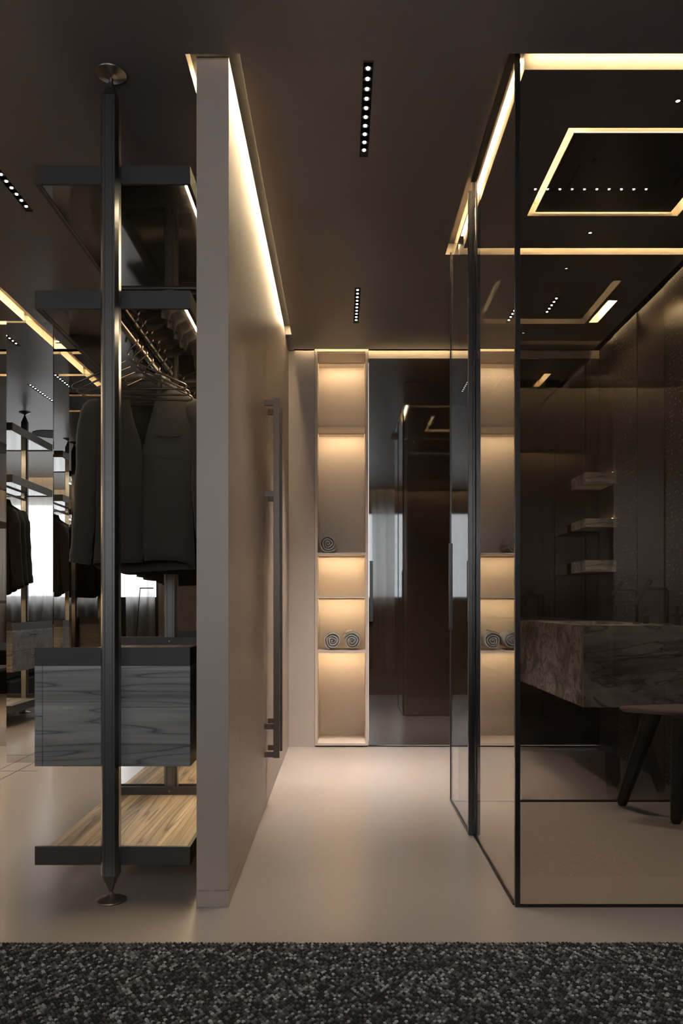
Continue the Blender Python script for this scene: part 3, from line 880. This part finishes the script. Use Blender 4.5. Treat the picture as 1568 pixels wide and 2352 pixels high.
def rack(xc, ys_poles, label, drawers, low, led=1, side=-1):
    t = empty('wardrobe_rack', (0, 0, 0), label, 'wardrobe')
    for y in ys_poles: pole(t, xc, y)
    for i, (a, b_) in enumerate(zip(ys_poles, ys_poles[1:])):
        y0, y1 = a+0.015, b_-0.030
        tray(t, xc, y0, y1, 2.45, 'glass', led); tray(t, xc, y0, y1, 2.033, 'glass', led)
        rail(t, xc, y0+0.02, y1-0.02)
        if drawers[i]:
            tray(t, xc, y0, y1, 0.84, 'wood')
            drawer_unit(t, xc, y0, y1, 0.7785, 0.443, side)
        if low[i]: tray(t, xc, y0, y1, 0.174, 'wood')
    return t
rack(RX, [2.645, 3.580, 4.515], 'open wardrobe rack on gunmetal floor to ceiling poles, left of the partition', [1, 1], [1, 1])
RX2 = -2.90
rack(RX2, [2.645, 3.580], 'second open wardrobe rack mirrored in the wall, right of its curtain', [1], [1], led=-1, side=1)

# ------------------------------------------------------------------ hangers
def hanger_mesh():
    b = bmesh.new()
    P = [(-0.012, 1.930), (-0.010, 1.948), (-0.002, 1.9617), (0.016, 1.9617), (0.032, 1.941), (0.028, 1.926), (-0.002, 1.8986), (-0.006, 1.882), (0.004, 1.8656),
         (0.203, 1.777), (0.208, 1.767), (0.196, 1.7615), (-0.196, 1.7615), (-0.208, 1.767), (-0.203, 1.777), (-0.012, 1.862)]
    tube(b, smooth_path([(x, 0, z-1.9573) for x, z in P], 4), 0.0038, 8)
    return b
def hanger(x, y, label, group, tilt=0.0, first=[None], name='wire_hanger'):
    if first[0] is None:
        o = link(name, hanger_mesh(), M['bronze'], smooth=True); first[0] = o
    else:
        o = first[0].copy(); COL.objects.link(o)
    o.location = (x, y, 1.9573); o.rotation_euler = (0, tilt, 0)
    o.data.materials[0] = M['hanger']
    return tag(o, label, 'hanger', group)
G1 = 'empty hangers at the front of the rack'
hanger(RX, 2.87, 'front wire hanger, empty, nearest the pole', G1)
hanger(RX, 2.94, 'empty wire hanger between the front one and the one over the jacket', G1, 0.02)
hanger(RX, 3.01, 'empty wire hanger just in front of the hanging overshirt', G1, 0.03)

# ------------------------------------------------------------------ overshirts
def lerp(a, b, t): return a+(b-a)*t
def interp(tab, z):
    for (z0, v0), (z1, v1) in zip(tab, tab[1:]):
        if z0 >= z >= z1:
            t = (z0-z)/(z0-z1); t = t*t*(3-2*t) if False else t
            return lerp(v0, v1, t)
    return tab[-1][1] if z < tab[-1][0] else tab[0][1]
W_T = [(1.862, 0.062), (1.845, 0.085), (1.80, 0.165), (1.775, 0.196), (1.74, 0.203), (1.60, 0.192), (1.35, 0.186), (1.10, 0.196)]
T_T = [(1.862, 0.040), (1.80, 0.040), (1.74, 0.044), (1.55, 0.046), (1.10, 0.050)]
G_T = [(1.862, 0.060), (1.80, 0.050), (1.70, 0.026), (1.63, 0.006), (1.60, 0.001), (1.10, 0.001)]
def body_pt(a, z, seed=0.0, off=0.0):
    """a in [-1,1]: 0 = centre back, +-1 = front opening. front faces -Y"""
    w = interp(W_T, z); t = interp(T_T, z); g = interp(G_T, z)
    th = a*PI
    s, c = math.sin(th), math.cos(th)
    x = w*math.copysign(abs(s)**0.75, s)
    yy = t*math.copysign(abs(c)**0.75, c)
    low = max(0.0, (1.72-z)/0.6)
    fold = low*(0.010*math.sin(x*52+seed*3+z*1.5)+0.008*math.sin(x*27+seed*5-z*4))+0.003*math.sin(x*40+z*22+seed)
    if yy < 0 and abs(x) < 0.5:   # front: push the open edges apart
        sgn = 1 if a > 0 else -1
        k = max(0.0, 1-abs(x)/0.12)
        x += sgn*g*k
        yy -= 0.008*k
    return Vector((x, (yy+(fold if yy < 0 else fold*0.6))-math.copysign(off, 1) if yy < 0 else yy+fold*0.6, z))
def shirt(x, y, mat, label, seed=0.0, group=None, detail=True):
    t = empty('overshirt', (x, y, 1.9573), label, 'shirt', group)
    ZR = 1.9573
    bm = bmesh.new()
    na, nz = 64, 34
    rows = []
    for j in range(nz+1):
        f = j/nz
        row = []
        for i in range(na+1):
            a = -0.995+1.99*i/na
            frontness = (1-math.cos(a*PI))/2
            zb = lerp(1.112, 1.150, frontness)+0.006*math.sin(a*9+seed)
            ztop = 1.862-0.022*frontness
            z = lerp(ztop, zb, f**1.05)
            p = body_pt(a, z, seed)
            # left front laps over the right one
            if a < -0.9: p.y -= 0.004; p.x += 0.012*min(1, max(0, (1.66-z)/0.1))
            row.append(bm.verts.new((p.x, p.y, p.z-ZR)))
        rows.append(row)
    for r0, r1 in zip(rows, rows[1:]):
        for i in range(na): bm.faces.new((r0[i], r0[i+1], r1[i+1], r1[i]))
    o = link('body', bm, mat, t, smooth=True)
    md = o.modifiers.new('cloth_thickness', 'SOLIDIFY'); md.thickness = 0.0016; md.offset = -1
    for s in (-1, 1):
        b = bmesh.new()
        pts = [(s*0.165, 0.0, 1.765), (s*0.198, 0, 1.735), (s*0.216, 0.0, 1.68), (s*0.224, -0.002, 1.52), (s*0.230, -0.006, 1.38), (s*0.243, -0.002, 1.24), (s*0.254, 0.004, 1.158+0.012*s)]
        pts2 = []
        for p, q in zip(pts, pts[1:]):
            for k in range(3): pts2.append(tuple(lerp(p[m], q[m], k/3) for m in range(3)))
        pts2.append(pts[-1])
        rad = [lerp(0.050, 0.041, i/(len(pts2)-1))*(1+0.05*math.sin(i*1.9+seed)) for i in range(len(pts2))]
        rad[0] = 0.028; rad[1] = 0.04
        tube(b, [(p[0], p[1], p[2]-ZR) for p in pts2], rad, 16, flat=0.85, updir=(0, 1, 0))
        sl = link('sleeve', b, mat, t, smooth=True)
        if detail:
            b = bmesh.new(); e = pts2[-1]
            tube(b, [(e[0]-s*0.009, e[1], e[2]+0.058-ZR), (e[0]+s*0.001, e[1], e[2]-0.001-ZR)], [0.0435, 0.0425], 16, flat=0.87, updir=(0, 1, 0))
            link('cuff', b, mat, sl, smooth=False)
    # collar: stand plus folded leaf following the neckline
    b = bmesh.new()
    strip_ = []
    for i in range(25):
        a = -0.93+1.86*i/24
        fr = (1-math.cos(a*PI))/2
        base = body_pt(a, 1.860-0.022*fr, seed)
        nrm = Vector((base.x, base.y, 0)); nrm.normalize()
        hgt = 0.034 - 0.006*fr
        p0 = base - nrm*0.001
        p1 = base + Vector((0, 0, hgt)) - nrm*(0.012*fr)
        drop = hgt + 0.012 + 0.022*fr**2
        p2 = p1 + nrm*(0.010+0.010*fr) + Vector((0, -0.006*fr, -drop))
        strip_.append([b.verts.new((q.x, q.y, q.z-ZR)) for q in (p0, p1, p2)])
    for r0, r1 in zip(strip_, strip_[1:]):
        for k in range(2): b.faces.new((r0[k], r0[k+1], r1[k+1], r1[k]))
    o = link('collar', b, mat, t, smooth=True)
    md = o.modifiers.new('cloth_thickness', 'SOLIDIFY'); md.thickness = 0.002
    if detail:
        # lay a patch on the front: grid between x0..x1, z0..z1
        def patch(name, x0, x1, z0, z1, off, th, curve=0.0, m=mat):
            b = bmesh.new(); n1, n2 = 12, 8
            def front(xx, z):
                # search a for this x on the front
                lo_, hi_ = (0.5, 0.995) if xx > 0 else (-0.5, -0.995)
                for _ in range(24):
                    md_ = (lo_+hi_)/2
                    if abs(body_pt(md_, z, seed).x) > abs(xx): lo_ = md_
                    else: hi_ = md_
                return body_pt(md_, z, seed).y
            g = []
            for layer in (off+th, off):
                gg = []
                for i in range(n1+1):
                    r_ = []
                    for j in range(n2+1):
                        u = i/n1; xx = lerp(x0, x1, u)
                        zb = z0-curve*math.sin(u*PI)
                        z = lerp(zb, z1, j/n2)
                        r_.append(b.verts.new((xx, front(xx, z)-layer, z-ZR)))
                    gg.append(r_)
                g.append(gg)
            for L_ in g:
                for i in range(n1):
                    for j in range(n2): b.faces.new((L_[i][j], L_[i+1][j], L_[i+1][j+1], L_[i][j+1]))
            f0, f1 = g
            for i in range(n1):
                b.faces.new((f0[i][0], f0[i+1][0], f1[i+1][0], f1[i][0])); b.faces.new((f0[i][n2], f0[i+1][n2], f1[i+1][n2], f1[i][n2]))
            for j in range(n2):
                b.faces.new((f0[0][j], f0[0][j+1], f1[0][j+1], f1[0][j])); b.faces.new((f0[n1][j], f0[n1][j+1], f1[n1][j+1], f1[n1][j]))
            return link(name, b, m, t, smooth=False)
        for s in (-1, 1):
            xa, xb = sorted((s*0.060, s*0.150))
            patch('pocket', xa+0.002, xb-0.002, 1.553, 1.655, 0.0004, 0.0022, 0.006)
            patch('pocket_flap', xa, xb, 1.632, 1.656, 0.0028, 0.0065, 0.004)
        patch('placket', 0.004, 0.032, 1.165, 1.60, 0.0006, 0.0014, 0.0)
        for k in range(5):
            z = 1.57-k*0.09
            b = bmesh.new(); lathe(b, [(0, 0), (0.005, 0), (0.005, 0.002), (0, 0.002)], 12)
            yb = body_pt(0.97, z, seed).y
            bo = link('button', b, M['black'], t, loc=(0.016, yb-0.0025, z-ZR)); bo.rotation_euler = (PI/2, 0, 0)
    return t
GS = 'overshirts hanging in the front rack'
s0 = shirt(RX, 3.10, M['cloth_light'], 'charcoal overshirt with flap chest pockets, foremost on the rail', 0.3, GS)
s0.scale = (1, 0.85, 1)
hanger(RX, 3.10, 'wire hanger inside the foremost charcoal overshirt', 'hangers holding the overshirts')
proto = shirt(RX, 3.215, M['cloth'], 'dark overshirt hanging right behind the foremost one', 1.7, GS, detail=False)
hanger(RX, 3.215, 'wire hanger inside the second overshirt', 'hangers holding the overshirts')
def more(x, y, label, rot, group, scale=1.0):
    c = copy_tree(proto)
    c.location = (x, y, 1.9573); c.rotation_euler = (0, 0, rot); c.scale = (scale, 0.82, scale)
    c['label'] = label; c['group'] = group
    hanger(x, y, 'wire hanger inside the '+label, 'hangers holding the overshirts')
    return c
more(RX, 3.335, 'third dark overshirt on the rail, mostly hidden', 0.0, GS, 0.99)
more(RX, 3.445, 'fourth dark overshirt on the rail, rearmost before the second pole', 0.0, GS, 1.0)
for i, y in enumerate((3.86, 4.0, 4.14, 4.28)):
    more(RX, y, ('first', 'second', 'third', 'rearmost')[i]+' dark overshirt in the rear bay behind the second pole', 0.02*(-1)**i, 'overshirts in the rear bay', 1.0+0.012*i)
for i, y in enumerate((3.20, 3.32, 3.44)):
    c = more(RX2, y, 'black coat on the mirrored rack, '+('nearest', 'middle one', 'farthest')[i]+' to the windows', 0.0, 'black coats mirrored', 1.0+0.03*i)
    for ch in [q for q in bpy.data.objects if q.parent == c]:
        ch.data = ch.data.copy(); ch.data.materials[0] = M['cloth_black']

# ------------------------------------------------------------------ bedroom things seen only in the mirrors
def curtain(x0, x1, label, seed):
    n = int((x1-x0)/0.008)
    bm = bmesh.new()
    top, bot = [], []
    zs = [0.015, 0.8, 1.9, 2.86]
    cols = []
    for i in range(n+1):
        x = x0+(x1-x0)*i/n
        ph = x*38+seed
        y = 0.030*math.sin(ph+1.3*math.sin(x*7+seed))+0.008*math.sin(ph*2.3)
        cols.append([bm.verts.new((x + 0.02*(z-1)*math.sin(x*3+seed)*0.5, -1.185+y*(1.0-0.15*k), z)) for k, z in enumerate(zs)])
    for a, b_ in zip(cols, cols[1:]):
        for k in range(len(zs)-1): bm.faces.new((a[k], b_[k], b_[k+1], a[k+1]))
    return tag(link('sheer_curtain', bm, M['curtain'], smooth=True), label, 'curtain', 'sheer floor length curtains')
curtain(-5.15, -3.82, 'sheer curtain on the left window, wide one mirrored at the left', 0.2)
curtain(-3.32, -2.88, 'narrow sheer curtain on the left window, mirrored between pole and shirt hem', 1.4)
curtain(0.48, 1.00, 'sheer curtain of the right window, mirrored beside the niche', 3.1)
# bed
bd_ = empty('bed', (-4.1, 1.2, 0), 'low black upholstered bed mirrored at the left', 'bed')
boxobj('base', M['bedding'], bd_, -0.9, 0.9, -1.05, 1.05, 0.0, 0.25, 0.02)
boxobj('mattress', M['bedding'], bd_, -0.86, 0.86, -1.0, 1.02, 0.251, 0.48, 0.05)
# reading lamp
lp = empty('reading_lamp', (-3.12, -0.85, 0), 'thin black floor reading lamp mirrored behind the rack', 'lamp')
b = bmesh.new(); lathe(b, [(0.11, 0), (0.11, 0.008), (0.01, 0.012)], 24); link('base', b, M['black'], lp)
b = bmesh.new(); tube(b, [(0, 0, 0.01), (0.10, 0, 1.24)], 0.006, 8); link('stem', b, M['black'], lp)
b = bmesh.new(); tube(b, [(0.095, 0, 1.243), (0.30, 0, 1.243)], 0.008, 8); link('arm', b, M['black'], lp)
# lit wardrobe back panel at the far left
ab = empty('lit_wardrobe_back', (-3.30, 3.9, 0), 'amber lit wardrobe back panel at the left picture edge', 'wardrobe')
boxobj('back_panel', M['amber'], ab, -0.02, 0, -0.25, 1.3, 0.0, 2.5)
for z in (0.4, 1.0, 1.7, 2.4):
    sh = boxobj('shelf', M['tray'], ab, 0, 0.30, -0.25, 1.0, z, z+0.025)
    boxobj('light_strip', M['led_rack'], sh, 0.02, 0.028, -0.22, 0.97, z-0.006, z-0.001)

# ------------------------------------------------------------------ woven carpet
cp = empty('carpet', (0, 0, 0), 'coarse woven dark grey carpet with light flecks in the foreground', 'carpet')
CY1 = 2.30
boxobj('base', plain('carpet_backing', (0.010, 0.009, 0.009), 0.9), cp, -2.4, 2.6, -1.0, CY1-0.006, 0.0005, 0.004)
def weave():
    verts, faces, shade = [], [], []
    rnd = random.Random(3)
    # plain weave: rows of short fat stitches, alternate rows shifted half a stitch, dark warp between
    px, py = 0.0112, 0.0088
    y = CY1-0.004; r = 0
    while y > 1.80:
        x = -1.12 + (r % 2)*px*0.5
        rowdark = rnd.random()
        run = 0.0
        while x < 1.12:
            w = px*0.42*rnd.uniform(0.9, 1.08); d = py*0.47*rnd.uniform(0.85, 1.05)
            h = rnd.uniform(0.0050, 0.0068)
            cx_, cy_ = x+rnd.uniform(-0.0004, 0.0004), y+rnd.uniform(-0.0005, 0.0005)+0.0012*math.sin(x*23+r*0.7)
            sk = 0.0016*(1 if r % 2 else -1)
            n0 = len(verts)
            for (fx, fy, fz) in ((-1, -0.9, 0), (1, -0.9, 0), (1, 0.9, 0), (-1, 0.9, 0), (-0.95, -0.85, 0.55), (0.95, -0.85, 0.55), (0.95, 0.85, 0.55), (-0.95, 0.85, 0.55), (-0.55, -0.5, 1.0), (0.55, -0.5, 1.0), (0.55, 0.5, 1.0), (-0.55, 0.5, 1.0)):
                verts.append((cx_+fx*w, cy_+fy*d+sk*fx*0.6, 0.003+fz*h))
            q = [(0, 1, 5, 4), (1, 2, 6, 5), (2, 3, 7, 6), (3, 0, 4, 7), (4, 5, 9, 8), (5, 6, 10, 9), (6, 7, 11, 10), (7, 4, 8, 11), (8, 9, 10, 11)]
            faces += [tuple(n0+k for k in f) for f in q]
            v = rnd.random()
            c = 0.008+0.02*v if v < 0.40 else (0.035+0.09*(v-0.40)*2 if v < 0.82 else rnd.uniform(0.17, 0.38))
            c *= 0.8+0.4*rowdark
            shade += [c]*9
            x += px
        y -= py; r += 1
    me = bpy.data.meshes.new('woven_yarn')
    me.from_pydata(verts, [], faces)
    at = me.attributes.new('shade', 'FLOAT', 'FACE')
    at.data.foreach_set('value', shade)
    me.update()
    m, nt, out = new_mat('flecked_yarn')
    b = N(nt, 'ShaderNodeBsdfPrincipled'); b.inputs['Roughness'].default_value = 0.9
    a = N(nt, 'ShaderNodeAttribute'); a.attribute_name = 'shade'
    mx = N(nt, 'ShaderNodeMix', data_type='RGBA', blend_type='MULTIPLY'); mx.inputs[0].default_value = 1
    tc = N(nt, 'ShaderNodeTexCoord'); n = N(nt, 'ShaderNodeTexNoise'); n.inputs['Scale'].default_value = 350
    nt.links.new(tc.outputs['Object'], n.inputs['Vector'])
    cr = ramp(nt, [(0.3, (0.7, 0.68, 0.66)), (0.7, (1.15, 1.12, 1.08))])
    nt.links.new(n.outputs['Fac'], cr.inputs[0])
    nt.links.new(a.outputs['Fac'], mx.inputs[6]); nt.links.new(cr.outputs[0], mx.inputs[7])
    nt.links.new(mx.outputs[2], b.inputs['Base Color']); nt.links.new(b.outputs[0], out.inputs[0])
    me.materials.append(m)
    o = bpy.data.objects.new('woven_yarn', me); COL.objects.link(o); o.parent = cp
    o['kind'] = 'stuff'
weave()
